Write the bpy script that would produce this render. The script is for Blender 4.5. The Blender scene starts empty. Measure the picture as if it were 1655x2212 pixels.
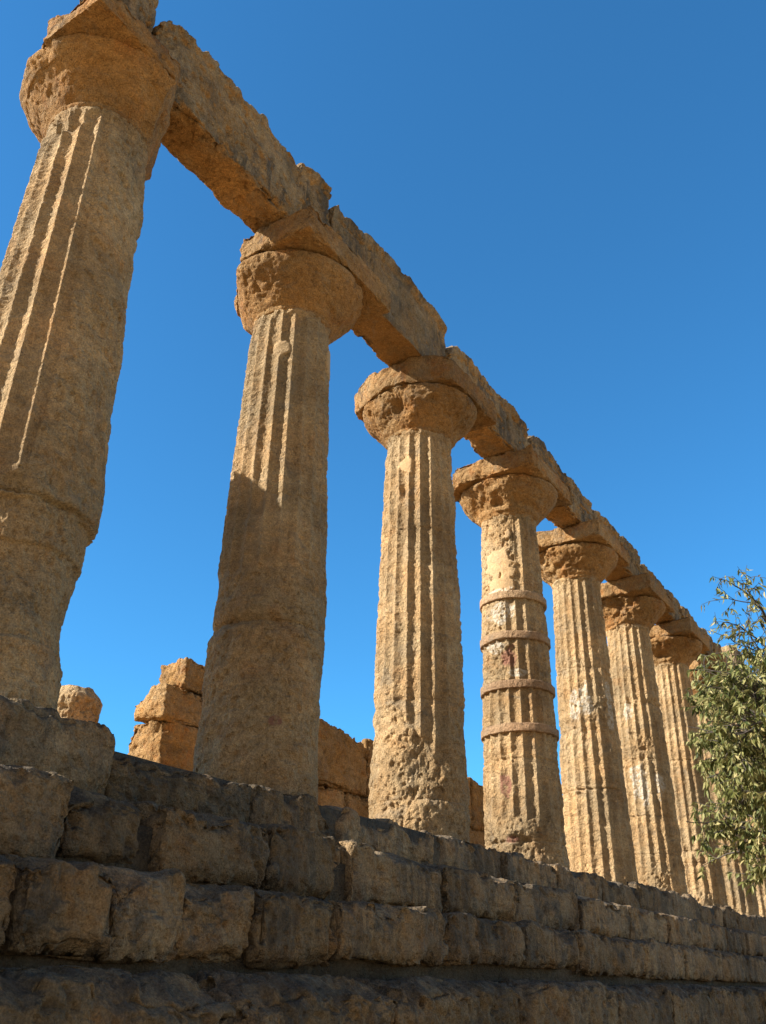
import bpy, math, random
import numpy as np
from mathutils import Matrix, Vector

# ------------------------------------------------------------------ scene, camera, light
sc = bpy.context.scene
C = sc.collection
CAM = Vector((-3.725, -5.76, -1.475))
YAW, PITCH, ROLL = 0.574, 0.477, 0.019
def cam_axes():
    cy, sy, cp, sp = math.cos(YAW), math.sin(YAW), math.cos(PITCH), math.sin(PITCH)
    f = Vector((cy*cp, sy*cp, sp)); r = Vector((sy, -cy, 0)); u = r.cross(f)
    c, s = math.cos(ROLL), math.sin(ROLL)
    return f, c*r + s*u, -s*r + c*u
F_, R_, U_ = cam_axes()
cam = bpy.data.cameras.new('camera')
cam.sensor_fit = 'HORIZONTAL'; cam.sensor_width = 36.0
cam.lens = 36.0*1960.6/1655.0
cam.clip_start = 0.05; cam.clip_end = 5000
camo = bpy.data.objects.new('camera', cam); C.objects.link(camo)
M = Matrix((( R_.x, U_.x, -F_.x, CAM.x), (R_.y, U_.y, -F_.y, CAM.y), (R_.z, U_.z, -F_.z, CAM.z), (0, 0, 0, 1)))
camo.matrix_world = M
sc.camera = camo

SUN_AZ, SUN_EL = math.radians(138), math.radians(32)     # azimuth counter-clockwise from +X
w = bpy.data.worlds.new('World'); sc.world = w; w.use_nodes = True
nt = w.node_tree; nt.nodes.clear()
sky = nt.nodes.new('ShaderNodeTexSky'); sky.sky_type = 'NISHITA'; sky.sun_disc = False
sky.sun_elevation = SUN_EL
sky.sun_rotation = math.pi/2 - SUN_AZ                     # blender: rotation measured clockwise from +Y
sky.air_density = 1.0; sky.dust_density = 0.0; sky.ozone_density = 6.0; sky.altitude = 200
bg = nt.nodes.new('ShaderNodeBackground'); bg.inputs['Strength'].default_value = 0.088
wo = nt.nodes.new('ShaderNodeOutputWorld')
tint = nt.nodes.new('ShaderNodeMix'); tint.data_type = 'RGBA'; tint.blend_type = 'MULTIPLY'; tint.inputs[0].default_value = 1
tc = nt.nodes.new('ShaderNodeTexCoord'); sp = nt.nodes.new('ShaderNodeVectorMath'); sp.operation = 'DOT_PRODUCT'; sp.inputs[1].default_value = (.78, .62, 0); nt.links.new(tc.outputs['Generated'], sp.inputs[0])
mr = nt.nodes.new('ShaderNodeMapRange'); mr.interpolation_type = 'SMOOTHSTEP'; mr.inputs[1].default_value = .38; mr.inputs[2].default_value = -.15
nt.links.new(sp.outputs['Value'], mr.inputs[0])
td = nt.nodes.new('ShaderNodeMix'); td.data_type = 'RGBA'; nt.links.new(mr.outputs[0], td.inputs[0])
td.inputs[6].default_value = (.51, 1.20, 1.36, 1)        # deep autumn blue over the temple (south)
td.inputs[7].default_value = (1.55, 1.02, .72, 1)        # warm tint added to the unseen sky, warms the fill on shaded stone
nt.links.new(td.outputs[2], tint.inputs[7])
nt.links.new(sky.outputs[0], tint.inputs[6]); nt.links.new(tint.outputs[2], bg.inputs['Color']); nt.links.new(bg.outputs[0], wo.inputs['Surface'])
sl = bpy.data.lights.new('sun', 'SUN'); sl.energy = 5.0; sl.angle = math.radians(0.5); sl.color = (1.0, 0.95, 0.86)
so = bpy.data.objects.new('sun', sl); C.objects.link(so)
sd = Vector((math.cos(SUN_EL)*math.cos(SUN_AZ), math.cos(SUN_EL)*math.sin(SUN_AZ), math.sin(SUN_EL)))
so.rotation_euler = sd.to_track_quat('Z', 'Y').to_euler()
sc.view_settings.view_transform = 'Standard'; sc.view_settings.look = 'None'
sc.view_settings.exposure = 1.0; sc.view_settings.gamma = 1.0
sc.render.engine = 'CYCLES'
sc.cycles.max_bounces = 6; sc.cycles.diffuse_bounces = 4
sc.render.film_transparent = False

# ------------------------------------------------------------------ noise
def _hash(i, j, k, s):
    h = (i*np.uint32(374761393)) ^ (j*np.uint32(668265263)) ^ (k*np.uint32(2246822519)) ^ np.uint32((s*3266489917) & 0xffffffff)
    h = (h ^ (h >> np.uint32(15)))*np.uint32(2246822519)
    h = (h ^ (h >> np.uint32(13)))*np.uint32(3266489917)
    h ^= h >> np.uint32(16)
    return h.astype(np.float32)*np.float32(2.0/4294967295.0) - np.float32(1)
def vn(P, s=0):
    P = P.astype(np.float32); fl = np.floor(P); f = P - fl
    I = fl.astype(np.int64).astype(np.uint32)
    u = f*f*(3 - 2*f)
    i, j, k = I[:, 0], I[:, 1], I[:, 2]; one = np.uint32(1)
    a, b, c = u[:, 0], u[:, 1], u[:, 2]
    def L(x, y, t): return x + (y - x)*t
    x00 = L(_hash(i, j, k, s), _hash(i+one, j, k, s), a)
    x10 = L(_hash(i, j+one, k, s), _hash(i+one, j+one, k, s), a)
    x01 = L(_hash(i, j, k+one, s), _hash(i+one, j, k+one, s), a)
    x11 = L(_hash(i, j+one, k+one, s), _hash(i+one, j+one, k+one, s), a)
    return L(L(x00, x10, b), L(x01, x11, b), c)
def fbm(P, freq, octv, s=0, gain=.5):
    o = np.zeros(len(P), np.float32); am = 1.0; tot = 0
    for n in range(octv):
        o += am*vn(P*freq + 17.3*n, s*31 + n); tot += am
        am *= gain; freq *= 2.07
    return o/tot*1.6
def ss(a, b, x):
    t = np.clip((x - a)/(b - a), 0, 1); return t*t*(3 - 2*t)
def rough(P, s, amp=1.0):
    """weathered limestone: soft lumps, small grain and scattered pits (metres, mostly inward)"""
    d = .010*fbm(P, 5, 3, s) + .006*fbm(P, 17, 3, s+3)
    d -= .013*ss(.28, .75, fbm(P, 24, 2, s+5))
    d -= .020*ss(.42, .85, fbm(P, 8, 2, s+9))
    return d*amp

# ------------------------------------------------------------------ materials
def stone(name, base, warm, dark, lichen=.3, streak=0., orange=.3, under=0., vary=.10, bump=1., grain=1., lich_col=(.055, .055, .05), pale=None):
    m = bpy.data.materials.new(name); m.use_nodes = True
    t = m.node_tree; N = t.nodes; N.clear(); ln = t.links.new
    out = N.new('ShaderNodeOutputMaterial'); bs = N.new('ShaderNodeBsdfPrincipled')
    bs.inputs['Roughness'].default_value = .92; bs.inputs['Specular IOR Level'].default_value = .18
    ln(bs.outputs[0], out.inputs[0])
    geo = N.new('ShaderNodeNewGeometry')
    def noise(scale, det=4, rgh=.55, vec=None, dist=0.):
        n = N.new('ShaderNodeTexNoise'); n.inputs['Scale'].default_value = scale
        n.inputs['Detail'].default_value = det; n.inputs['Roughness'].default_value = rgh; n.inputs['Distortion'].default_value = dist
        ln(vec if vec else geo.outputs['Position'], n.inputs['Vector']); return n.outputs['Fac']
    def rng(x, a, b, c=0., d=1.):
        n = N.new('ShaderNodeMapRange'); n.interpolation_type = 'SMOOTHSTEP'
        for i, v in enumerate((a, b, c, d)): n.inputs[i+1].default_value = v
        ln(x, n.inputs[0]); return n.outputs[0]
    def mix(f, a, b, mode='MIX'):
        n = N.new('ShaderNodeMix'); n.data_type = 'RGBA'; n.blend_type = mode
        if isinstance(f, float): n.inputs[0].default_value = f
        else: ln(f, n.inputs[0])
        for v, k in ((a, 6), (b, 7)):
            if isinstance(v, tuple): n.inputs[k].default_value = (*v, 1)
            else: ln(v, n.inputs[k])
        return n.outputs[2]
    def mul(a, b):
        n = N.new('ShaderNodeMath'); n.operation = 'MULTIPLY'
        ln(a, n.inputs[0])
        if isinstance(b, float): n.inputs[1].default_value = b
        else: ln(b, n.inputs[1])
        return n.outputs[0]
    def vscale(v):
        n = N.new('ShaderNodeVectorMath'); n.operation = 'MULTIPLY'; n.inputs[1].default_value = v
        ln(geo.outputs['Position'], n.inputs[0]); return n.outputs[0]
    col = mix(rng(noise(1.6, 5, .6), .38, .62), base, warm)
    col = mix(mul(rng(noise(3.1, 6, .65, dist=.6), .52, .68), orange), col, (warm[0]*1.0, warm[1]*.72, warm[2]*.5))
    col = mix(mul(rng(noise(6.5, 6, .7), .48, .66), .48), col, dark)
    if pale: col = mix(mul(rng(noise(4.3, 7, .7, dist=1.2), .58, .66), .6), col, pale)
    if streak:
        st = rng(noise(1.0, 7, .7, vscale((4.2, 4.2, .8)), .8), .43, .58)
        st = mul(st, rng(noise(1.0, 4, .55), .36, .55))
        col = mix(mul(st, streak), col, lich_col)
    if lichen:
        li = rng(noise(2.4, 9, .68, dist=.4), .60 - .16*lichen, .70 - .12*lichen)
        col = mix(mul(li, min(1., .35 + lichen*.6)), col, lich_col)
        sx = N.new('ShaderNodeSeparateXYZ'); ln(geo.outputs['Normal'], sx.inputs[0])
        up = mul(rng(sx.outputs[2], .15, .6), rng(noise(5., 6, .7), .36, .55))
        col = mix(mul(up, min(.9, lichen*1.2)), col, lich_col)
        sp = rng(noise(38., 3, .6), .66, .72)
        col = mix(mul(sp, mul(li, .7)), col, (.42, .40, .34))
    if under:                                                # downward faces mixed towards orange
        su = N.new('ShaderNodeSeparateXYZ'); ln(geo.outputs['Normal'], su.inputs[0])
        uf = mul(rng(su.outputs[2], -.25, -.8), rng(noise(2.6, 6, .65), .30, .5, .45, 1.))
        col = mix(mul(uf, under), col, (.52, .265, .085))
    # grain: tiny shell fragments and pores, true colour of the rock
    g = rng(noise(75., 3, .7), .3, .7, .64, 1.30)
    n = N.new('ShaderNodeCombineColor'); [ln(g, n.inputs[k]) for k in range(3)]
    col = mix(min(1., grain*.8), col, mix(1., col, n.outputs[0], 'MULTIPLY'))
    g2 = rng(noise(24., 4, .7), .32, .68, .84, 1.14)
    n = N.new('ShaderNodeCombineColor'); [ln(g2, n.inputs[k]) for k in range(3)]
    col = mix(1., col, n.outputs[0], 'MULTIPLY')
    bw = rng(noise(.75, 4, .6), .42, .60, .80, 1.12)           # whole drums and faces differ in tone
    n = N.new('ShaderNodeCombineColor'); [ln(bw, n.inputs[k]) for k in range(3)]
    col = mix(1., col, n.outputs[0], 'MULTIPLY')
    bd = rng(noise(1.0, 4, .6, vscale((.9, .9, 13.)), .6), .38, .62, .84, 1.12)   # bedding layers
    n = N.new('ShaderNodeCombineColor'); [ln(bd, n.inputs[k]) for k in range(3)]
    col = mix(.45, col, mix(1., col, n.outputs[0], 'MULTIPLY'))
    gp = mul(rng(noise(2.1, 8, .7, dist=.8), .53, .65), .38)  # greyish weathered skin
    col = mix(gp, col, (.27, .225, .165))
    vp = N.new('ShaderNodeTexVoronoi'); vp.inputs['Scale'].default_value = 26.; vp.inputs['Randomness'].default_value = 1.
    ln(geo.outputs['Position'], vp.inputs['Vector'])
    pit = mul(rng(vp.outputs['Distance'], .24, .10), rng(noise(5., 4, .6), .46, .60))
    col = mix(mul(pit, .6), col, (.12, .08, .045))
    # patches laid by the masons (R plaster, G white lime, B reddish clay)
    at = N.new('ShaderNodeAttribute'); at.attribute_name = 'patch'
    sep = N.new('ShaderNodeSeparateColor'); ln(at.outputs['Color'], sep.inputs[0])
    col = mix(mul(mul(sep.outputs[0], rng(noise(9., 4, .6), .3, .6, .3, 1.)), .45), col, (.49, .335, .185))
    col = mix(mul(mul(sep.outputs[1], rng(noise(16., 5, .7), .40, .56)), .9), col, (.64, .56, .44))
    col = mix(mul(mul(sep.outputs[2], rng(noise(7., 5, .7), .30, .5)), .85), col, (.31, .14, .095))
    oi = N.new('ShaderNodeObjectInfo')
    v = rng(oi.outputs['Random'], 0., 1., 1-vary, 1+vary)
    n = N.new('ShaderNodeCombineColor'); [ln(v, n.inputs[k]) for k in range(3)]
    col = mix(1., col, n.outputs[0], 'MULTIPLY')
    ln(col, bs.inputs['Base Color'])
    # relief
    inv = N.new('ShaderNodeMath'); inv.operation = 'SUBTRACT'; inv.inputs[0].default_value = 1.; ln(sep.outputs[0], inv.inputs[1])
    h1 = noise(55., 6, .75)
    vo = N.new('ShaderNodeTexVoronoi'); vo.inputs['Scale'].default_value = 34.
    ln(geo.outputs['Position'], vo.inputs['Vector'])
    h2 = mul(rng(vo.outputs['Distance'], .05, .30), rng(noise(9., 3, .6), .42, .6))
    h3 = noise(13., 5, .7, dist=.5)
    ad = N.new('ShaderNodeMath'); ad.operation = 'ADD'; ln(h1, ad.inputs[0]); ln(mul(h2, .7), ad.inputs[1])
    ad2 = N.new('ShaderNodeMath'); ad2.operation = 'ADD'; ln(ad.outputs[0], ad2.inputs[0]); ln(mul(h3, 1.6), ad2.inputs[1])
    bp = N.new('ShaderNodeBump'); bp.inputs['Distance'].default_value = .030*bump
    iv = N.new('ShaderNodeMath'); iv.operation = 'MAXIMUM'; iv.inputs[1].default_value = .35; ln(inv.outputs[0], iv.inputs[0]); ln(iv.outputs[0], bp.inputs['Strength'])
    ln(ad2.outputs[0], bp.inputs['Height']); ln(bp.outputs[0], bs.inputs['Normal'])
    return m
MAT = {
 'shaft': stone('column_limestone', (.51, .36, .195), (.54, .345, .165), (.35, .235, .125), lichen=.12, streak=.14, orange=.30),
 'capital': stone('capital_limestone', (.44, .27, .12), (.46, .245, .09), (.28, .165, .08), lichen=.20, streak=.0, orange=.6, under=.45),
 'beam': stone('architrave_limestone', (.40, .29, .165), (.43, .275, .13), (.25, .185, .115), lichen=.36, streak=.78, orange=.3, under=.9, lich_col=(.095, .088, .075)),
 'step': stone('step_limestone', (.40, .285, .16), (.42, .265, .13), (.25, .185, .11), lichen=.48, streak=.5, orange=.3, vary=.24, bump=1.3, lich_col=(.075, .072, .064)),
 'found': stone('foundation_limestone', (.39, .29, .17), (.43, .28, .14), (.20, .155, .10), lichen=.42, streak=.4, orange=.35, bump=1.5, lich_col=(.085, .082, .075)),
 'wall': stone('cella_limestone', (.50, .315, .145), (.52, .29, .105), (.36, .21, .09), lichen=.05, streak=.10, orange=.6),
 'band': stone('band_mortar', (.42, .275, .155), (.44, .265, .145), (.31, .20, .115), lichen=.08, orange=.10, bump=.6, grain=.9),
 'core': stone('core_mortar', (.16, .12, .08), (.16, .12, .075), (.09, .07, .05), lichen=.4, orange=.1),
}
def ground_mat(name, c1, c2, c3, sc_=1.):
    m = bpy.data.materials.new(name); m.use_nodes = True; t = m.node_tree; N = t.nodes; ln = t.links.new
    bs = N['Principled BSDF']; bs.inputs['Roughness'].default_value = .95; bs.inputs['Specular IOR Level'].default_value = .1
    geo = N.new('ShaderNodeNewGeometry')
    def nz(s, d):
        n = N.new('ShaderNodeTexNoise'); n.inputs['Scale'].default_value = s; n.inputs['Detail'].default_value = d
        ln(geo.outputs['Position'], n.inputs['Vector']); return n.outputs['Fac']
    r = N.new('ShaderNodeValToRGB'); r.color_ramp.elements[0].position = .35; r.color_ramp.elements[1].position = .65
    r.color_ramp.elements[0].color = (*c1, 1); r.color_ramp.elements[1].color = (*c2, 1); ln(nz(.8*sc_, 8), r.inputs[0])
    mx = N.new('ShaderNodeMix'); mx.data_type = 'RGBA'; mx.inputs[7].default_value = (*c3, 1)
    r2 = N.new('ShaderNodeMapRange'); r2.inputs[1].default_value = .5; r2.inputs[2].default_value = .62; ln(nz(6*sc_, 8), r2.inputs[0])
    ln(r2.outputs[0], mx.inputs[0]); ln(r.outputs[0], mx.inputs[6]); ln(mx.outputs[2], bs.inputs['Base Color'])
    b = N.new('ShaderNodeBump'); b.inputs['Distance'].default_value = .03; ln(nz(40*sc_, 8), b.inputs['Height']); ln(b.outputs[0], bs.inputs['Normal'])
    return m
MAT['ground'] = ground_mat('dry_earth', (.40, .28, .15), (.50, .36, .20), (.22, .18, .08))
MAT['floor'] = ground_mat('sandy_floor', (.52, .31, .13), (.58, .34, .14), (.42, .25, .11), 2.)

# ------------------------------------------------------------------ mesh helpers
def link(o, parent=None):
    C.objects.link(o)
    if parent: o.parent = parent
    return o
def mk(name, V, F, mat, parent=None, loc=None, patch=None, smooth=True, cut=None):
    V = np.asarray(V, np.float32)
    if loc is not None: V = V - np.asarray(loc, np.float32)
    F = np.asarray(F, np.int32)
    me = bpy.data.meshes.new(name)
    nv, nf, k = len(V), len(F), F.shape[1]
    me.vertices.add(nv); me.vertices.foreach_set('co', V.ravel())
    me.loops.add(nf*k); me.loops.foreach_set('vertex_index', F.ravel())
    me.polygons.add(nf)
    me.polygons.foreach_set('loop_start', np.arange(nf, dtype=np.int32)*k)
    me.polygons.foreach_set('use_smooth', np.full(nf, smooth))
    me.update(calc_edges=True); me.validate()
    if patch is not None:
        a = me.color_attributes.new('patch', 'FLOAT_COLOR', 'POINT')
        col = np.ones((nv, 4), np.float32); col[:, :3] = patch
        a.data.foreach_set('color', col.ravel())
    me.materials.append(mat)
    return link(bpy.data.objects.new(name, me), parent)
def thing(name, label, cat, loc, group=None):
    o = bpy.data.objects.new(name, None); o.location = loc; o.empty_display_size = .3
    o['label'] = label; o['category'] = cat; o['kind'] = 'thing'
    if group: o['group'] = group
    return link(o)
def struct(o): o['kind'] = 'structure'; return o
def ringfaces(nz, nt):
    i, j = np.meshgrid(np.arange(nz-1), np.arange(nt), indexing='ij'); j2 = (j+1) % nt
    return np.stack([i*nt+j, i*nt+j2, (i+1)*nt+j2, (i+1)*nt+j], -1).reshape(-1, 4)

def box(lo, hi, res, s, rmin=.02, rmax=.07, amp=1.0, chip=.08, warp=None, amp_lo=1.0):
    """a weathered ashlar block: subdivided box, unevenly rounded edges, bites out of its edges, pitted faces"""
    lo = np.array(lo, float); hi = np.array(hi, float); c = (lo+hi)/2; h = (hi-lo)/2
    n = np.maximum(2, np.round(2*h/res).astype(int))
    keys = []; quads = []
    def add(ax, side):
        b, d = [(1, 2), (2, 0), (0, 1)][ax]
        I, J = np.meshgrid(np.arange(n[b]), np.arange(n[d]), indexing='ij'); I = I.ravel(); J = J.ravel()
        def key(i, j):
            k = np.zeros((len(i), 3), np.int64); k[:, ax] = n[ax] if side else 0; k[:, b] = i; k[:, d] = j; return k
        q = [key(I, J), key(I+1, J), key(I+1, J+1), key(I, J+1)]
        if not side: q = q[::-1]
        quads.append(np.stack(q, 1))
    for ax in range(3): add(ax, 0); add(ax, 1)
    Q = np.concatenate(quads).reshape(-1, 3)
    code = (Q[:, 0]*(n[1]+1) + Q[:, 1])*(n[2]+1) + Q[:, 2]
    un, idx, inv = np.unique(code, return_index=True, return_inverse=True)
    K = Q[idx].astype(float); F = inv.reshape(-1, 4)
    P = K/n*2*h - h                                        # local box
    W = P + c
    r = rmin + (rmax-rmin)*np.clip(.5 + .9*fbm(W, 2.2, 3, s), 0, 1)
    r = np.minimum(r, h.min()*.9)[:, None]
    q = np.clip(P, -(h-r), h-r); d = P - q; L = np.linalg.norm(d, axis=1, keepdims=True)+1e-9
    nrm = d/L; Pn = q + nrm*r
    edge = np.sort(h - np.abs(P), axis=1)[:, 1]            # distance from the nearest edge along the face
    ef = np.exp(-(edge/.10)**2)
    disp = rough(W, s, amp) + .018*amp*fbm(W, 1.7, 2, s+40)
    cn = fbm(W, 3.3, 3, s+50); disp -= chip*(.5*ss(.1, .8, cn) + .45*ss(.30, .37, cn))*ef
    disp -= .010*amp*ss(.34, .42, fbm(W, 4.6, 3, s+52))
    disp -= chip*.5*ss(.1, .35, fbm(W, 9, 3, s+51))*np.exp(-(edge/.04)**2)
    out = Pn + nrm*disp[:, None] + c
    if warp: out = warp(out, K/n)
    return out, F

# ------------------------------------------------------------------ columns
S = 3.06
RB, RT, HT = .60, .468, 5.52
def ang(a, b): return (a - b + 180) % 360 - 180
def column(i, x, y, label, ridge, s, nt, nzz, joints, erode, patches=(), bands=(), cap=True, ht=HT, steps=(),
           capchip=(0., 180), ccut=1.5, ech=.10, cz=0., shear=(), lumps=(), amp=1., rim=None, group='columns of the long colonnade', face=None, rbs=1.0, beam=True):
    root = thing('temple_column', label, 'column', (x, y, 0), group)
    zs = np.linspace(-.02, ht, nzz); th = np.linspace(0, 360, nt, endpoint=False)
    Z, T = np.meshgrid(zs, th, indexing='ij'); Z = Z.ravel(); T = T.ravel()
    ta = np.radians(T); R0 = (RB + (RT-RB)*Z/HT + .008*np.sin(np.pi*Z/HT))*rbs
    P = np.stack([x + R0*np.cos(ta), y + R0*np.sin(ta), Z], 1)
    u = ((T - ridge)/18.0) % 1.0
    par = 1 - (2*u-1)**2
    Mk = erode(T, Z) + .40*fbm(P, 1.6, 3, s+11)            # >0 keeps the flutes, <0 worn away
    keep = ss(-.25, .25, Mk)
    if face: keep = keep*(1 - face[1]*ss(face[0]-9, face[0]+9, T)*(T < 350))
    R0 = R0 - (rbs-1)*RT*.8*ss(ht-.35, ht, Z)
    keep = keep*(1 - ss(ht-.13, ht-.03, Z))
    r = R0 - .048*R0/.5*par*keep
    ar = np.abs(2*u-1)**5
    r -= keep*ar*(.003 + .017*amp*ss(.15, .8, fbm(P*[1, 1, .8], 7, 3, s+12)))
    worn = 1-keep
    r -= worn*(1-ss(ht-.13, ht-.03, Z))*(.022 + .022*fbm(P, 2.2, 3, s+13))
    P2 = P.copy(); P2[:, 2] *= .8
    r += rough(P2, s+14, amp)*(.55 + 1.35*worn)
    r += .0035*fbm(P2, 45, 2, s+15)
    jn = Z*0
    for zj, gr, dth in joints:                             # drum joint: height, groove, chipping around it
        zz = Z - zj - .012*fbm(P, 2.5, 3, s+int(zj*10))
        r -= gr*np.exp(-(zz/.012)**2)
        r -= dth*ss(-.05, .6, fbm(P, 4, 3, s+20+int(zj*7)))*np.exp(-(zz/.11)**2)
    for z0, z1, dr in steps:                               # drums standing proud or worn back
        r += dr*ss(z0-.015, z0+.015, Z + .03*fbm(P, 2, 2, s+31))*(1-ss(z1-.015, z1+.015, Z + .03*fbm(P, 2, 2, s+32)))
    for a, z, wa, wz, d in lumps:                          # gouges and bulges at a bearing and height
        k = (ang(T, a)/wa)**2 + ((Z-z)/wz)**2
        r += d*np.exp(-np.minimum(k, 60)*(1+.6*np.clip(fbm(P, 5, 2, s+33), -1, 1)))
    pc = np.zeros((len(Z), 3), np.float32)
    for a, z, wa, wz, kind in patches:
        k = np.sqrt((ang(T, a)/wa)**2 + ((Z-z)/wz)**2) + .55*fbm(P, 5.5, 4, s+34)
        m = 1 - ss(.82, 1.05, k)
        ch = {'plaster': 0, 'white': 1, 'red': 2}[kind]
        pc[:, ch] = np.maximum(pc[:, ch], m)
        if kind == 'plaster': r = r*(1-m) + m*(R0 - .014 + .004*fbm(P, 4, 2, s+35))
    if rim:                                                # broken-off top
        zt = ht - rim*ss(-.6, .8, fbm(P, 1.3, 3, s+36))
        r = r*(1 - .45*ss(ht-.34, ht, Z)**2)
        Z = np.minimum(Z, zt + .0)
    V = np.stack([x + r*np.cos(ta), y + r*np.sin(ta), Z], 1)
    F = ringfaces(nzz, nt)
    top = len(V); V = np.concatenate([V, [[x, y, ht - (rim or 0)*.4]]])
    l = (nzz-1)*nt; j = np.arange(nt)
    F = np.concatenate([F, np.stack([l+j, l+(j+1) % nt, np.full(nt, top), np.full(nt, top)], 1)])
    pc = np.concatenate([pc, [[0, 0, 0]]])
    Fq = F[:-nt]; 
    # triangles of the lid as a quad grid would be degenerate: add an inner ring instead
    ring = V[l:l+nt]*1.0; ring[:, 0] = x + (ring[:, 0]-x)*.5; ring[:, 1] = y + (ring[:, 1]-y)*.5
    ring2 = ring.copy(); ring2[:, 0] = x + (ring2[:, 0]-x)*.04; ring2[:, 1] = y + (ring2[:, 1]-y)*.04
    V = np.concatenate([V[:top], ring, ring2]); pc = np.concatenate([pc[:top], np.zeros((2*nt, 3))])
    lid = np.concatenate([np.stack([a+j, a+(j+1) % nt, b+(j+1) % nt, b+j], 1) for a, b in ((l, top), (top, top+nt))])
    shaft = mk('shaft', V, np.concatenate([Fq, lid]), MAT['shaft'], root, (x, y, 0), pc)
    for zb in bands:                                       # mortar restraint bands
        ntb = 200; prof = [(-.05, -.066), (.030, -.066), (.040, -.062), (.043, -.05), (.042, 0), (.043, .045), (.040, .056), (.028, .062), (-.05, .062)]
        t = np.radians(np.linspace(0, 360, ntb, endpoint=False)); V = []
        for pr, pz in prof:
            z = np.full(ntb, zb+pz); rr = RB+(RT-RB)*zb/HT + pr
            q = np.stack([x+rr*np.cos(t), y+rr*np.sin(t), z], 1)
            dd = .006*fbm(q, 4, 3, s+60) + .003*fbm(q, 20, 2, s+61)
            if pr > 0: q = np.stack([x+(rr+dd)*np.cos(t), y+(rr+dd)*np.sin(t), z+dd*1.2], 1)
            V.append(q)
        nb = len(prof)
        F = ringfaces(nb, ntb)
        mk('restraint_band', np.concatenate(V), F, MAT['band'], shaft, (x, y, 0), smooth=True)
    if not cap: return root
    prof = [(.44, 5.49), (RT-.002, 5.50), (RT+.012, 5.53), (RT+.006, 5.545), (.497, 5.57), (.56, 5.635), (.63, 5.71), (.70, 5.79), (.76, 5.86), (.815, 5.93),
            (.848, 5.985), (.862, 6.03), (.857, 6.06), (.835, 6.08), (.60, 6.085), (.3, 6.085)]
    prof = [(a_, b_ + cz*(1-ss(5.75, 6.5, b_))) for a_, b_ in prof]
    pa = np.array(prof); seg = np.r_[0, np.cumsum(np.hypot(*np.diff(pa, axis=0).T))]
    m = int(nzz*.16)+10; tt = np.linspace(0, seg[-1], m)
    pr = np.interp(tt, seg, pa[:, 0]); pz = np.interp(tt, seg, pa[:, 1])
    nc = nt
    RR, TT = np.meshgrid(pr, th, indexing='ij'); ZZ, _ = np.meshgrid(pz, th, indexing='ij')
    RR, ZZ, TT = RR.ravel(), ZZ.ravel(), TT.ravel(); t = np.radians(TT)
    P = np.stack([x+RR*np.cos(t), y+RR*np.sin(t), ZZ], 1)
    d = rough(P, s+70, amp)*1.3
    wt = ss(.50, .62, RR)
    d -= wt*ech*ss(.25, .9, fbm(P, 2.3, 3, s+71))
    cc, ca = capchip
    d -= wt*cc*np.exp(-(ang(TT, ca)/42)**2)*(.45+.9*fbm(P, 2.2, 4, s+72)).clip(0, 1.6)
    dz = -.25*d*0
    V = np.stack([x+(RR+d)*np.cos(t), y+(RR+d)*np.sin(t), ZZ-d*.25*wt*(ZZ < 6.05)], 1)
    for az, zz_, ll_ in shear:
        nx, ny = math.cos(math.radians(az)), math.sin(math.radians(az))
        q = (V[:, 0]-x)*nx + (V[:, 1]-y)*ny; lim = np.interp(V[:, 2], zz_, ll_) + .06*fbm(V, 3.5, 4, s+90)
        ex = np.maximum(0, q-lim)*.85; V[:, 0] -= ex*nx; V[:, 1] -= ex*ny
    capo = mk('capital', V, ringfaces(m, nt), MAT['capital'], root, (x, y, 0))
    A = .875
    def wp(out, k):
        dx, dy = out[:, 0]-x, out[:, 1]-y
        aa = np.degrees(np.arctan2(dy, dx)); rad = np.hypot(dx, dy)
        f = np.exp(-(ang(aa, ca)/45)**2)*ss(.3, .95, rad)
        bite = cc*.8*f*(.4+.9*fbm(out, 1.8, 4, s+73)).clip(0, 1.5)
        out[:, 0] -= np.cos(np.radians(aa))*bite; out[:, 1] -= np.sin(np.radians(aa))*bite
        ex = np.maximum(0, (-(out[:, 0]-x) + (out[:, 1]-y)) - ccut + .22*fbm(out*[1, 1, .5], 1.5, 2, s+74) + .10*fbm(out, 6, 3, s+75))
        out[:, 0] += ex*.55; out[:, 1] -= ex*.45
        for az, zz_, ll_ in shear:
            nx, ny = math.cos(math.radians(az)), math.sin(math.radians(az))
            q = (out[:, 0]-x)*nx + (out[:, 1]-y)*ny; lim = np.interp(out[:, 2], zz_, ll_) + .035*fbm(out, 3, 3, s+90)
            ex = np.maximum(0, q-lim)*.93; out[:, 0] -= ex*nx; out[:, 1] -= ex*ny
        return out
    V, F = box((x-A, y-A, 6.085+cz*.45), (x+A, y+A, 6.445), .014 if nzz > 480 else .024, s+80, .010, .028, .8, .05, wp)
    mk('abacus', V, F, MAT['capital'], capo, (x, y, 0))
    return root

con = lambda v: (lambda T, Z: v + 0*Z)
# worn functions: positive keeps flutes
def er0(T, Z): return .9*(1-ss(236, 246, T)*(T < 345)) - .75 + .5*(Z > 2.2) + 1.0*ss(1.4, 2.2, Z)*(1-ss(236, 246, T)*(T < 345)) - .2
def er1(T, Z): return -1.1 + 1.75*ss(1.7, 2.6, Z)
def er2(T, Z): return .75 - 1.6*(1-ss(1.15, 1.65, Z + .012*(T-190)*(np.abs(T-190) < 60)))
def er3(T, Z): return .35 - 1.1*(1-ss(.35, .8, Z)) - .9*ss(4.0, 4.25, Z)*(T < 212) - .8*(np.abs(Z-3.7) < .28)*(T < 190) - .8*(np.abs(Z-2.95) < .3)*(T < 195)
def er4(T, Z): return .62 - .5*(np.abs(Z-2.9) < .25)
def er5(T, Z): return .45 - .7*(1-ss(.3, .9, Z)) - .5*(np.abs(Z-2.8) < .3)
def erg(T, Z): return .7 - .8*(1-ss(.1, .7, Z))

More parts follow.
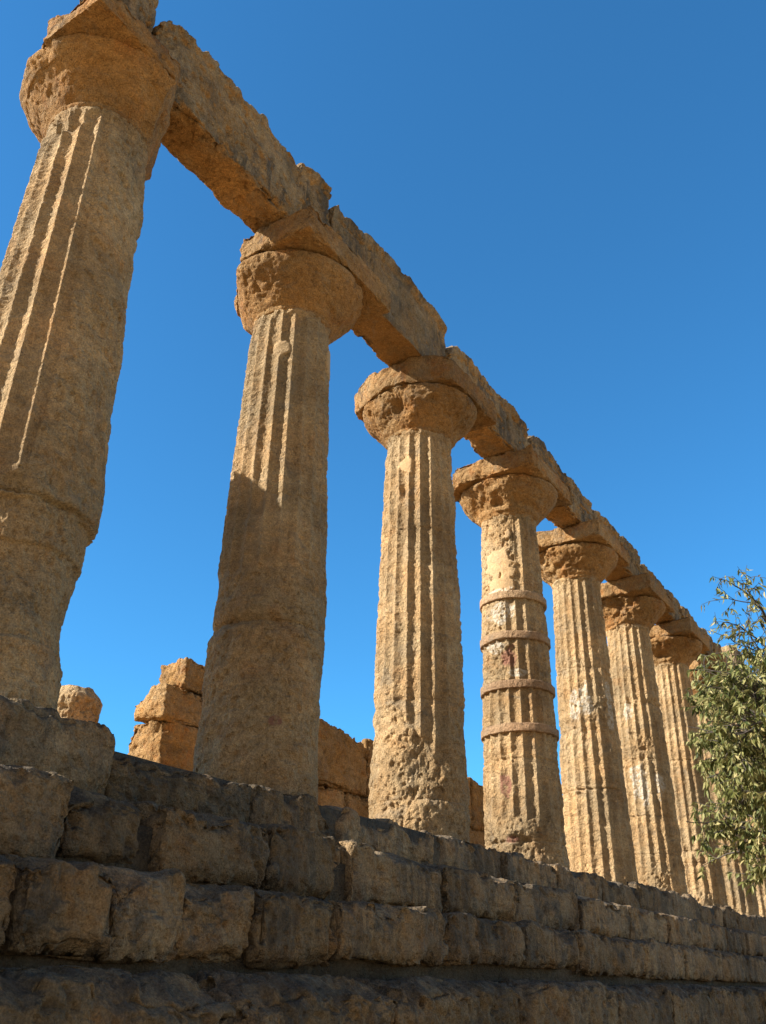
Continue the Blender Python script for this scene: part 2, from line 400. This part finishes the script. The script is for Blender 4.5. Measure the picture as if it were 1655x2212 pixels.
column(0, -.02, .015, 'nearest and tallest-looking column at the far left, flutes worn away below', 233, 101, 420, 640,
       [(1.60, .04, .06), (3.4, .008, .015), (5.42, .0, .05)], er0, rbs=1.085, steps=[(-.1, 1.58, -.050), (.55, 1.25, -.03)],
       lumps=[(322, 1.80, 30, .35, .03), (322, 1.2, 30, .12, .02), (318, .75, 25, .35, -.05), (300, 5.25, 16, .3, -.035), (325, 4.95, 9, .16, .04), (260, 1.2, 30, .3, -.03)], face=(243, .93), capchip=(.05, 150), ccut=.98, ech=.03, amp=.6, ht=5.70, cz=.20,
       shear=[(-33, [5.5, 5.9, 6.44], [.44, .47, .57]), (147, [5.5, 6.1, 6.45], [.5, .80, .95])])
column(1, S, 0, 'second column from the left, its lower half smooth and in shadow', 224, 202, 420, 640,
       [(3.02, .008, .012), (1.62, .02, .03)], er1, patches=[(207, 4.93, 11, .11, 'plaster'), (300, 5.0, 14, .25, 'plaster'), (232, .62, 6, .05, 'red')],
       lumps=[(195, 2.85, 14, .14, -.035), (190, 1.62, 48, .06, -.055), (205, 1.78, 40, .10, .02), (320, .3, 50, .9, -.03), (178, .62, 9, .25, -.03), (215, 1.25, 18, .12, -.02)], face=(240, .55), rbs=1.045, capchip=(.05, 160), ccut=.98, ech=.05, amp=.6, shear=[(130, [5.5, 5.7, 6.1, 6.45], [.52, .60, .70, .9])])
column(2, 2*S, 0, 'third column, crisp sunlit flutes above a rough pitted foot', 230, 303, 360, 560,
       [(3.93, .012, .008), (2.46, .010, .008), (1.59, .012, .02), (.40, .015, .03)], er2, patches=[(190, 4.93, 15, .15, 'plaster'), (182, .02, 20, .05, 'plaster')],
       lumps=[(182, 4.52, 7, .12, -.05), (215, .8, 16, .3, -.06), (190, 1.3, 25, .10, -.03)], face=(243, .5), rbs=1.04, capchip=(.09, 170), ccut=1.15, ech=.07, amp=.85, shear=[(150, [5.5, 5.7, 6.1, 6.45], [.56, .66, .80, .86]), (205, [5.5, 5.7, 6.1, 6.45], [.60, .72, .83, .90])])
column(3, 3*S, 0, 'column bound with four mortar bands', 226, 404, 320, 520,
       [(3.0, .01, .05), (1.46, .015, .03), (.30, .02, .06)], er3,
       patches=[(180, 4.62, 32, .32, 'plaster'), (172, 4.24, 34, .15, 'plaster'), (200, 5.1, 9, .1, 'plaster'), (194, 3.0, 14, .17, 'red'), (178, 1.05, 10, .2, 'red'), (185, .33, 18, .08, 'red'),
                (175, 3.75, 30, .2, 'white'), (170, 4.13, 30, .07, 'white'), (170, 3.2, 20, .1, 'white'), (205, 2.75, 20, .07, 'white')],
       bands=(4.05, 3.37, 2.58, 1.91), lumps=[(186, .42, 22, .08, .03), (190, .15, 30, .12, -.05)], face=(240, .4), rbs=1.03, capchip=(.10, 175), ccut=1.42, ech=.06, amp=.9)
column(4, 4*S, 0, 'fully fluted column just right of the banded one', 222, 505, 280, 440,
       [(3.71, .02, .03), (2.59, .02, .04), (1.53, .035, .06)], er4, patches=[(256, 3.2, 10, .3, 'white'), (250, 2.7, 14, .2, 'white'), (176, 3.0, 16, .25, 'white'), (200, 3.1, 14, .3, 'white')],
       steps=[(1.53, 2.6, .008), (-.1, 1.53, .012)], face=(240, .3), capchip=(.10, 180), amp=1.0)
column(5, 5*S, 0, 'column with a white lime patch at mid height', 227, 606, 260, 420,
       [(3.8, .02, .05), (2.62, .02, .03), (1.52, .02, .03), (.8, .015, .03)], er5, patches=[(184, 2.15, 20, .40, 'white'), (234, 2.1, 12, .25, 'white'), (172, 3.6, 14, .2, 'white')],
       face=(240, .3), capchip=(.16, 180), amp=1.1)
column(6, 6*S, 0, 'seventh column, partly behind the almond leaves', 225, 707, 220, 360,
       [(3.19, .03, .04), (1.2, .03, .05), (.95, .02, .03)], erg, face=(240, .3), capchip=(.12, 180), amp=1.0)
far_labels = {7: 'eighth column, seen between the leaves near the right edge', 8: 'ninth column, its foot at the right edge of the picture',
              9: 'tenth column, behind the densest almond foliage', 10: 'eleventh column, mostly hidden by foliage', 11: 'last column at the far end'}
for k in range(7, 12):
    column(k, k*S, 0, far_labels[k], 225 + 3*(k % 3), 800+k*37, 160, 220, [(3.7, .03, .04), (2.5, .03, .04), (1.3, .03, .05)], erg, face=(240, .3), capchip=(.12, 180), amp=1.0)
# second column of the short side, round the corner: its shadow falls on the column beside
column(20, 0, 2.56, 'broken column without capital round the left corner, behind the first', 225, 2222, 200, 320, [(3.4, .02, .03), (1.7, .02, .03)], erg, cap=False, ht=5.42, rim=.25, group='columns of the short side')

# ------------------------------------------------------------------ architrave
BZ, BY0, BY1 = 6.447, -.515, .08
def beam(x0, x1, prof, label, s, res, yoff=0., soft=(.03, .09), crest=True, amp=1.2, chip=.12, z0=BZ, slant=0.):
    px, pz = np.array(prof).T
    zt = 7.5
    def wp(out, k):
        X = out[:, 0]; kz = k[:, 2]
        t = np.interp(X, px, pz) + .009*fbm(out*[1, 1, .0], 22, 2, s+18) - .05*ss(.12, .2, fbm(np.stack([X, X*0+2.5, X*0+s], 1), 1.3, 2, s+19)) + .045*fbm(np.stack([X, X*0+.5, X*0+s], 1), 2.6, 4, s+7) + .012*fbm(out*[1, 1, .1], 9, 2, s+8)
        hgt = np.clip((out[:, 2]-z0)/(zt-z0), 0, 1.2)
        out[:, 2] = z0 + hgt*(t-z0)
        if crest:                                          # worn moulding left along the top
            b = np.exp(-((out[:, 2]-(t-.08))/.07)**2)*(k[:, 1] < .5)
            out[:, 1] -= .035*b*ss(-.3, .3, fbm(out, 1.5, 3, s+9))
            out[:, 1] += .022*np.exp(-((out[:, 2]-(t-.22))/.04)**2)*(k[:, 1] < .5)
        if slant: out[:, 0] += slant*np.maximum(0, out[:, 1]-BY0)*(1-k[:, 0]) + .10*slant*hgt*(1-k[:, 0])
        out[:, 2] += .03*(1-hgt)*ss(.1, .8, fbm(out, 1.2, 3, s+10))*(k[:, 2] < .5)
        return out
    V, F = box((x0, BY0+yoff, z0), (x1, BY1+yoff, zt), res, s, soft[0], soft[1], amp, chip, wp)
    o = mk('architrave_block', V, F, MAT['beam'], None, ((x0+x1)/2, (BY0+BY1)/2, z0))
    o.location = ((x0+x1)/2, (BY0+BY1)/2, z0)
    o['kind'] = 'thing'; o['label'] = label; o['category'] = 'architrave block'; o['group'] = 'architrave blocks along the colonnade'
    return o
beam(-.93, -.03, [(-.93, 7.2), (-.5, 7.6), (0, 7.6)], 'short broken beam end on top of the first capital', 31, .014, slant=1.25)
beam(.02, 3.03, [(0, 7.30), (.25, 7.48), (.6, 7.56), (1.4, 7.52), (2.2, 7.56), (2.36, 7.45), (2.45, 7.62), (3.03, 7.62)],
     'first long beam, rough and orange beneath, from first to second column', 32, .0145, soft=(.03, .10), amp=1.4, chip=.13)
beam(3.09, 6.08, [(3.09, 7.35), (3.2, 7.50), (3.35, 7.42), (4.5, 7.64), (5.6, 7.58), (6.08, 7.50)],
     'grey stained beam with a brown crest, between second and third columns', 33, .015, soft=(.012, .03), chip=.04, amp=.8)
beam(6.13, 9.15, [(6.13, 7.1), (6.35, 7.32), (6.8, 7.40), (8.0, 7.36), (8.8, 7.40), (9.15, 7.25)],
     'rounded rough beam between third and banded columns', 34, .018, soft=(.04, .12), amp=1.5)
beam(9.2, 12.2, [(9.2, 7.25), (9.4, 7.40), (9.8, 7.42), (9.9, 7.25), (12.2, 7.25)], 'beam right of the banded column with a knob on its left end', 35, .022, amp=1.5)
bl = ['beam between the fully fluted and the lime-patched columns', 'beam ending beside the seventh column, worn low on top', 'beam partly behind the almond twigs, right of the seventh column',
      'beam seen through leaves over the ninth column', 'beam farthest right, hidden behind the foliage', 'last beam at the far end of the colonnade']
for n, k in enumerate(range(4, 10)):
    tops = [7.22, 7.12, 7.15, 7.1, 7.1, 7.1][n]
    beam(k*S+.03, (k+1)*S-.03, [(k*S, tops-.05), (k*S+.5, tops+.04), (k*S+1.6, tops-.04), (k*S+2.3, tops+.06), (k*S+3, tops)], bl[n], 36+n, .03 if n < 3 else .05, amp=1.6)
V, F = box((24.6, -.45, 7.13), (25.7, .05, 7.95), .05, 77, .04, .12, 1.5, .12)
o = mk('frieze_block', V, F, MAT['beam'], None, (25.1, -.2, 7.13)); o.location = (25.1, -.2, 7.13)
o['kind'] = 'thing'; o['label'] = 'squared block standing up on the far beams, behind twigs'; o['category'] = 'frieze block'

# ------------------------------------------------------------------ stepped platform
plat = thing('stepped_platform', 'dark weathered stone steps carrying the colonnade', 'stepped platform', (6, -.7, -3.1))
PL = (6, -.7, -3.1)
rnd = random.Random(5)
def course(name, label, y0, y1, z0, z1, cuts, xa, xb, lens, s, mat, res, front, spec={}, rr=(.010, .032), amp=1.0, chip=.09, jit=.025, gap=.022, ragged=.03, z0f=None):
    """one course of ashlars; front = measured (x, z) profile of its worn front top edge"""
    xs = [xa] + [c for c in cuts]
    while xs[-1] < xb: xs.append(xs[-1] + rnd.uniform(*lens))
    c0 = bpy.data.objects.new(name, None); c0['label'] = label; link(c0, plat)
    fx, fz = np.array(front).T
    for n in range(len(xs)-1):
        a, b = xs[n], xs[n+1]; sp = spec.get(n, {})
        d = math.hypot((a+b)/2+3.7, 5)
        rs = res*max(1., d/7.)
        yj = rnd.uniform(-jit, jit) + sp.get('dy', 0); zj = rnd.uniform(-.012, .004); zb = rnd.uniform(0, .010)
        dz = rnd.uniform(-.035, .01) if n > len(cuts) else 0.
        zz0 = z0 if z0f is None else float(np.interp((a+b)/2, *np.array(z0f).T))
        ub = sp.get('under', rnd.uniform(.01, .05))
        def wp(out, k):
            f = np.clip((out[:, 2]-zz0)/(z1-zz0), 0, 1.3); X = out[:, 0]
            q = np.stack([X, X*0+.3, X*0+s*.37], 1)
            drop = z1 - np.interp(X, fx, fz) - dz - ragged*.35 + ragged*.9*fbm(q, 2.7, 3, s+1) + ragged*.6*ss(.0, .7, fbm(q, 6, 3, s+3)) + ragged*2.2*ss(.45, .8, fbm(q, 1.3, 2, s+4))
            wy = 1 - ss(0, .5, k[:, 1] + .12*fbm(out, 3, 2, s+5))
            out[:, 2] -= drop*wy*f*f
            out[:, 2] -= .012*f*ss(.1, .7, fbm(out, 5, 3, s+6))
            out[:, 1] += (ub*np.exp(-(f/.13)**2) + .035*ss(.82, 1.05, f)*ss(-.2, .6, fbm(out, 2.4, 3, s+8)))*(k[:, 1] < .5)
            return out
        V, F = box((a+gap/2, y0+yj, zz0+zb), (b-gap/2, y1, z1+zj), rs, s+n*7, sp.get('r', rr)[0], sp.get('r', rr)[1], sp.get('amp', amp), sp.get('chip', chip), wp)
        mk('stone_block', V, F, MAT[sp.get('mat', mat)], c0, PL)
# top course (columns stand on it)
course('step_course', 'top step course right under the columns', -.735, .66, -.47, 0.0, [.60, 2.17, 3.33, 5.3, 6.9], -1.3, 38, (1.1, 1.9), 400, 'step', .012,
       [(-1.3, .07), (-.32, .06), (.16, .04), (.57, .01), (.61, -.11), (.70, -.12), (1.12, -.07), (1.5, -.05), (2.15, -.05), (2.8, -.04), (3.09, -.07), (3.30, -.26), (3.36, -.15), (3.9, -.04), (4.45, -.04), (4.8, -.13), (5.4, -.06), (6.8, -.07), (8, -.03), (10, .0), (38, -.01)],
       spec={0: dict(dy=-.07, r=(.03, .08), chip=.12), 1: dict(r=(.03, .09)), 2: dict(r=(.03, .10)), 3: dict(r=(.05, .14), chip=.16)}, rr=(.02, .06), ragged=.085)
course('step_course', 'second step course, with a chipped six-sided block at left', -1.325, -.76, -.935, -.435, [-.13, .63, 1.72, 2.56, 2.80, 4.38, 5.92], -2.0, 38, (1.2, 2.0), 500, 'step', .0115,
       [(-2, -.43), (-.2, -.44), (-.14, -.47), (-.12, -.60), (.14, -.52), (.36, -.49), (.62, -.54), (.66, -.45), (1.2, -.47), (1.70, -.45), (2.54, -.44), (2.58, -.55), (2.72, -.50), (2.8, -.45), (3.04, -.42), (3.26, -.47), (3.7, -.50), (4.33, -.49), (5.87, -.48), (8.8, -.48), (38, -.48)],
       spec={0: dict(dy=-.05), 1: dict(r=(.07, .16), chip=.20, dy=.02, under=.12), 2: dict(dy=-.02, r=(.015, .05)), 3: dict(dy=-.03, r=(.01, .03), under=.07), 4: dict(r=(.06, .12), dy=.10, chip=.16), 5: dict(r=(.03, .10)), 6: dict(r=(.02, .06))})
course('step_course', 'third step course of squared blocks', -1.745, -1.32, -1.41, -.935, [-.66, -.07, .47, 1.16, 2.02, 3.6, 5.13, 6.62], -2.2, 38, (1.5, 2.4), 600, 'step', .011,
       [(-2.2, -.94), (-.7, -.96), (-.68, -1.02), (-.45, -.945), (-.25, -.96), (-.1, -1.0), (-.05, -1.07), (.19, -1.0), (.40, -.945), (.46, -.97), (.50, -1.05), (.78, -1.03), (1.12, -.96), (1.2, -1.0), (2.0, -.98), (2.42, -.96), (6.5, -.955), (38, -.97)],
       spec={1: dict(dy=-.03), 3: dict(r=(.02, .07), dy=.03, chip=.14, under=.08), 4: dict(r=(.03, .08))}, ragged=.045, z0f=[(-3, -1.40), (2, -1.42), (2.6, -1.40), (3.0, -1.34), (6.0, -1.34), (7, -1.39), (38, -1.40)])
course('step_course', 'lowest visible course, deeply pitted and dark with lichen', -2.17, -1.66, -2.05, -1.455, [.55, 2.1, 4.1, 6.4], -2.6, 38, (1.7, 2.8), 700, 'found', .012,
       [(-3, -1.48), (-.8, -1.49), (-.2, -1.52), (.1, -1.56), (1.2, -1.54), (3, -1.52), (6.5, -1.51), (38, -1.53)], rr=(.02, .07), amp=1.5, chip=.14, ragged=.05)
course('step_course', 'buried foundation course', -2.5, -1.8, -3.2, -2.06, [.2, 2.4], -2.9, 38, (2.0, 3.0), 800, 'found', .05, [(-3, -2.08), (38, -2.08)], rr=(.06, .16), amp=2.5, chip=.2)
for nm, lo, hi in (('core', (-1.2, -.68, -3.1), (38, .6, -.06)), ('core', (-1.9, -1.22, -3.1), (38, -.7, -.62)), ('core', (-2.1, -1.60, -3.1), (38, -1.3, -1.10)), ('core', (-2.5, -2.08, -3.1), (38, -1.7, -1.66))):
    V, F = box(lo, hi, .3, 900, .01, .02, .2, 0)
    o = mk('mortar_core', V, F, MAT['core'], plat, PL)

# ------------------------------------------------------------------ temple floor and ground
V, F = box((-1.2, .67, -3.0), (38, 16.2, -.03), .5, 33, .02, .05, .5, 0)
struct(mk('temple_floor', V, F, MAT['floor'], None))
n = 90; g = np.linspace(-1, 1, n); g = np.sign(g)*np.abs(g)**2.5*1500
X, Y = np.meshgrid(g, g, indexing='ij'); P = np.stack([X.ravel(), Y.ravel(), np.zeros(n*n)], 1)
far = ss(20, 200, np.hypot(P[:, 0], P[:, 1]))
P[:, 2] = -3.1 + .03*fbm(P, .4, 3, 8) - far*18 + far*14*fbm(P, .004, 3, 9)
i, j = np.meshgrid(np.arange(n-1), np.arange(n-1), indexing='ij'); a = (i*n+j).ravel()
struct(mk('ground', P, np.stack([a, a+n, a+n+1, a+1], 1), MAT['ground'], None))

# ------------------------------------------------------------------ cella wall ruin
wall = thing('cella_wall', 'orange ruined inner wall of large blocks behind the columns', 'ruined wall', (10, 4.3, 0))
WL = (10, 4.3, 0)
def wblock(lo, hi, s, r=(.012, .05), res=.022, amp=1.4, chip=.1, warp=None):
    V, F = box(lo, hi, res, s, r[0], r[1], amp, chip, warp)
    mk('stone_block', V, F, MAT['wall'], wall, WL)
def sink(x0, x1, drop, s):
    def f(out, k):
        t = ss(.55, 1., k[:, 2])
        out[:, 2] -= t*np.interp(out[:, 0], [x0, x1], drop); out[:, 2] -= t*.10*ss(-.2, .7, fbm(out*[1, 1, 0], 1.6, 3, s)); return out
    return f
wblock((5.62, 4.00, -.03), (7.3, 4.66, .62), 1001)
wblock((5.60, 3.98, .63), (7.0, 4.66, 1.14), 1002)
def notch(out, k):                                           # front corner knocked off the lower block
    c = np.exp(-((out[:, 0]-5.6)/.20)**2 - ((out[:, 1]-4.0)/.16)**2)*ss(.45, .75, k[:, 2] + .15*fbm(out, 3, 2, 61))
    out[:, 0] += .10*c; out[:, 1] += .14*c; return out
wblock((5.62, 4.0, 1.145), (6.9, 4.67, 1.875), 1003, (.01, .03), chip=.05, res=.02, warp=notch)
def shoulder(out, k):
    c = ss(.35, 1., k[:, 2])*ss(4.25, 4.66, out[:, 1]); out[:, 2] -= .16*c*(out[:, 0] < 5.95); out[:, 0] += .10*c*(k[:, 0] < .5); return out
wblock((5.57, 3.985, 1.88), (7.1, 4.66, 2.40), 1004, (.012, .05), chip=.07, res=.02, warp=shoulder)
wblock((5.95, 4.03, 2.405), (6.95, 4.60, 2.90), 1005, (.015, .08), chip=.12, res=.02)
xs = 7.0
k = 0
for (a, b) in ((7.32, 9.3), (9.31, 11.2), (11.21, 13.2), (13.21, 15.0), (15.01, 17.2), (17.21, 19.4), (19.41, 22.)):
    wblock((a, 4.0, -.03), (b, 4.66, .78), 1100+k, res=.04); k += 1
for (a, b) in ((7.02, 8.5), (8.51, 10.4), (10.41, 12.2), (12.21, 14.2), (14.21, 16.3), (16.31, 18.3), (18.31, 21.)):
    wblock((a, 4.01, .79), (b, 4.65, 1.60), 1100+k, res=.04); k += 1
for (a, b, t, d) in ((7.12, 9.2, 2.62, (0, .05)), (9.21, 11.0, 2.80, (0, .12)), (11.01, 13.3, 2.72, (0, .05)), (13.31, 15.3, 2.80, (0, .1)), (15.31, 17.4, 2.75, (0, .3)), (17.41, 20., 2.3, (0, .2))):
    wblock((a, 4.0, 1.61), (b, 4.66, t), 1100+k, (.03, .08), .03, warp=sink(a, b, d, 50+k)); k += 1

# broken stump of a porch column
column(30, 6.36, 7.0, 'broken reddish column stump behind the left column, rounded top', 225, 3333, 160, 150, [(1.4, .02, .03)], con(-.7), cap=False, ht=2.93, rim=.12, rbs=.83, group='broken porch columns')

# thin pale strip lying on the second step
mm = bpy.data.materials.new('pale_strip_mat'); mm.use_nodes = True; mb = mm.node_tree.nodes['Principled BSDF']
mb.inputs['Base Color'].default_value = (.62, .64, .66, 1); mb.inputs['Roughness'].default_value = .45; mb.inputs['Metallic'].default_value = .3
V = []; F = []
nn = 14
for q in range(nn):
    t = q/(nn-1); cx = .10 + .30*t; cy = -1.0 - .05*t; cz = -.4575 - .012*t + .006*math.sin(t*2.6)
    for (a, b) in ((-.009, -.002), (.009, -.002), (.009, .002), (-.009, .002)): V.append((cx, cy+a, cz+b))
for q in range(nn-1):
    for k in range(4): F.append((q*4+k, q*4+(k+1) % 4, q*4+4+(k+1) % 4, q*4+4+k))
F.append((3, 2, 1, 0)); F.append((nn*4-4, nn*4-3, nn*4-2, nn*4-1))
o = mk('pale_strip', V, F, mm, None, (.25, -1.02, -.46), smooth=False); o.location = (.25, -1.02, -.46)
o['label'] = 'thin pale strip lying on the second step near the left edge'; o['category'] = 'metal strip'; o['kind'] = 'thing'

# ------------------------------------------------------------------ almond tree
def px(x, y, dist):
    d = (F_ + R_*((x-827.5)/1960.6) + U_*((1106-y)/1960.6)).normalized(); return CAM + d*dist
rt = random.Random(11)
tree = thing('almond_tree', 'almond tree with drooping pale green leaves reaching in from the right', 'tree', (3.6, -5.35, -3.1))
TB = Vector((3.6, -5.35, -3.1))
paths = []       # (points, r0, r1)
twigs = []
def wob(a, b, n, amp):
    out = [a.copy()]
    L = (b-a).length
    for i in range(1, n):
        t = i/n
        out.append(a.lerp(b, t) + Vector((rt.gauss(0, 1), rt.gauss(0, 1), rt.gauss(0, .8)))*amp*L*math.sin(math.pi*t))
    out.append(b.copy()); return out
fork = Vector((3.45, -5.25, -1.75))
paths.append((wob(TB, fork, 6, .03), .13, .095))
def grow(p, d, L, r, lev):
    e_ = p + d.normalized()*L - CAM; ex_ = 827.5 + 1960.6*e_.dot(R_)/e_.dot(F_)
    if ex_ < 1488 + rt.uniform(-25, 25): return
    n = 5; pts = [p.copy()]; q = p.copy(); dd = d.normalized()
    for i in range(n):
        dd = (dd + Vector((rt.gauss(0, .16), rt.gauss(0, .16), rt.gauss(0, .13)))).normalized()
        q = q + dd*L/n; pts.append(q.copy())
    paths.append((pts, r, r*.45))
    if lev == 0:
        twigs.append(pts); return
    nb = {3: 5, 2: 5, 1: 5}[lev]
    for i in range(nb):
        t = rt.uniform(.25, 1) if i else 1.0
        k = min(n-1, int(t*n)); a = pts[k].lerp(pts[k+1], t*n-k) if t < 1 else pts[-1]
        side = Vector((rt.gauss(0, 1), rt.gauss(0, 1), rt.gauss(.1, .8)))
        nd = (dd*.75 + side*.55).normalized()
        grow(a, nd, L*rt.uniform(.5, .72), r*.5, lev-1)
targets = [(1650, 1330, 6.6), (1625, 1470, 6.2), (1620, 1600, 6.1), (1650, 1740, 6.3), (1660, 1800, 6.2), (1690, 1500, 6.5), (1740, 1620, 6.2), (1635, 1540, 6.5), (1650, 1640, 6.5), (1690, 1760, 6.3), (1680, 1440, 6.7), (1700, 1560, 6.0), (1780, 1400, 6.8), (1850, 1500, 6.8), (1800, 1750, 6.4), (1900, 1350, 7.0), (1950, 1650, 7.2)]
for x, y, d in targets:
    tip = px(x, y, d)
    base = fork + Vector((rt.uniform(-.1, .1), rt.uniform(-.1, .1), rt.uniform(-.1, .1)))
    mid = base.lerp(tip, .55) + Vector((rt.uniform(-.05, .15), -.1, .22))
    seg = [base, base.lerp(mid, .5)+Vector((rt.gauss(0, .03), rt.gauss(0, .03), .03)), mid, mid.lerp(tip, .5)+Vector((rt.gauss(0, .03), 0, .03)), tip]
    paths.append((seg, .045, .014))
    for k in range(1, 5):
        for c in range(3 if k > 1 else 1):
            a = seg[k-1].lerp(seg[k], rt.uniform(.3, 1))
            dr = (seg[k]-seg[k-1]).normalized()*.7 + Vector((rt.gauss(0, .6), rt.gauss(0, .6), rt.gauss(0, .6)))
            grow(a, dr, rt.uniform(.32, .5), .010, 2 if k > 2 else 1)
def tubes(paths, sides):
    V = []; F = []
    for pts, r0, r1 in paths:
        n = len(pts); b = len(V)
        for i, p in enumerate(pts):
            t = (pts[min(i+1, n-1)] - pts[max(i-1, 0)]).normalized()
            a = t.orthogonal().normalized(); c = t.cross(a); r = r0 + (r1-r0)*i/(n-1)
            for k in range(sides):
                g = 2*math.pi*k/sides; V.append(tuple(p + (a*math.cos(g) + c*math.sin(g))*r))
        for i in range(n-1):
            for k in range(sides): F.append((b+i*sides+k, b+i*sides+(k+1) % sides, b+(i+1)*sides+(k+1) % sides, b+(i+1)*sides+k))
    return V, F
bark = bpy.data.materials.new('almond_bark'); bark.use_nodes = True
bb = bark.node_tree.nodes['Principled BSDF']; bb.inputs['Base Color'].default_value = (.075, .06, .048, 1); bb.inputs['Roughness'].default_value = .9
V, F = tubes(paths[:1], 14); trunk = mk('trunk', V, F, bark, tree, TB)
V, F = tubes(paths[1:], 5); mk('branches', V, F, bark, tree, TB)
lm = bpy.data.materials.new('almond_leaf'); lm.use_nodes = True; t = lm.node_tree; b = t.nodes['Principled BSDF']
b.inputs['Roughness'].default_value = .5; b.inputs['Specular IOR Level'].default_value = .2
at = t.nodes.new('ShaderNodeAttribute'); at.attribute_name = 'tone'
cr = t.nodes.new('ShaderNodeValToRGB'); e = cr.color_ramp.elements
e[0].position = 0; e[0].color = (.055, .075, .022, 1); e[1].position = 1; e[1].color = (.46, .38, .17, 1)
x_ = e.new(.35); x_.color = (.17, .18, .052, 1); x_ = e.new(.72); x_.color = (.38, .35, .14, 1)
t.links.new(at.outputs['Fac'], cr.inputs[0]); t.links.new(cr.outputs[0], b.inputs['Base Color'])
tr = t.nodes.new('ShaderNodeBsdfTranslucent'); t.links.new(cr.outputs[0], tr.inputs[0])
ms = t.nodes.new('ShaderNodeMixShader'); ms.inputs[0].default_value = .26
t.links.new(b.outputs[0], ms.inputs[1]); t.links.new(tr.outputs[0], ms.inputs[2]); t.links.new(ms.outputs[0], t.nodes['Material Output'].inputs[0])
LV = []; LF = []; LT = []
def leaf(p, d, L):
    d = d.normalized(); sd_ = d.cross(Vector((rt.gauss(0, 1), rt.gauss(0, 1), rt.gauss(0, 1)))).normalized(); up = sd_.cross(d)
    b = len(LV); tone = min(1, max(0, rt.gauss(.48, .30))); wd = L*rt.uniform(.15, .21); curl = rt.uniform(.05, .35)
    for t_, ww in ((0, .12), (.42, 1.), (1, .03)):
        c = p + d*L*t_ + Vector((0, 0, -1))*curl*L*t_*t_
        LV.extend([tuple(c - sd_*wd*ww + up*wd*.35*ww), tuple(c), tuple(c + sd_*wd*ww + up*wd*.35*ww)]); LT.extend([tone]*3)
    for k in range(2):
        LF.append((b+3*k, b+3*k+1, b+3*k+4, b+3*k+3)); LF.append((b+3*k+1, b+3*k+2, b+3*k+5, b+3*k+4))
for pts in twigs:
    pr = (pts[-1]-CAM); yy = 1106 - 1960.6*pr.dot(U_)/pr.dot(F_)
    dens = 6 if yy < 1400 else 22
    if rt.random() < .15 and yy < 1400: dens = 3
    for k in range(dens):
        i = rt.randrange(1, len(pts)); a = pts[i-1].lerp(pts[i], rt.random())
        d = (pts[i]-pts[i-1]).normalized()*.5 + Vector((rt.gauss(0, .5), rt.gauss(0, .5), rt.gauss(-.75, .4)))
        leaf(a, d, rt.uniform(.026, .056))
cro = mk('crown', LV, LF, lm, tree, TB)
a = cro.data.attributes.new('tone', 'FLOAT', 'POINT'); a.data.foreach_set('value', np.array(LT, np.float32))
print('twigs', len(twigs), 'leaves', len(LF)//4)
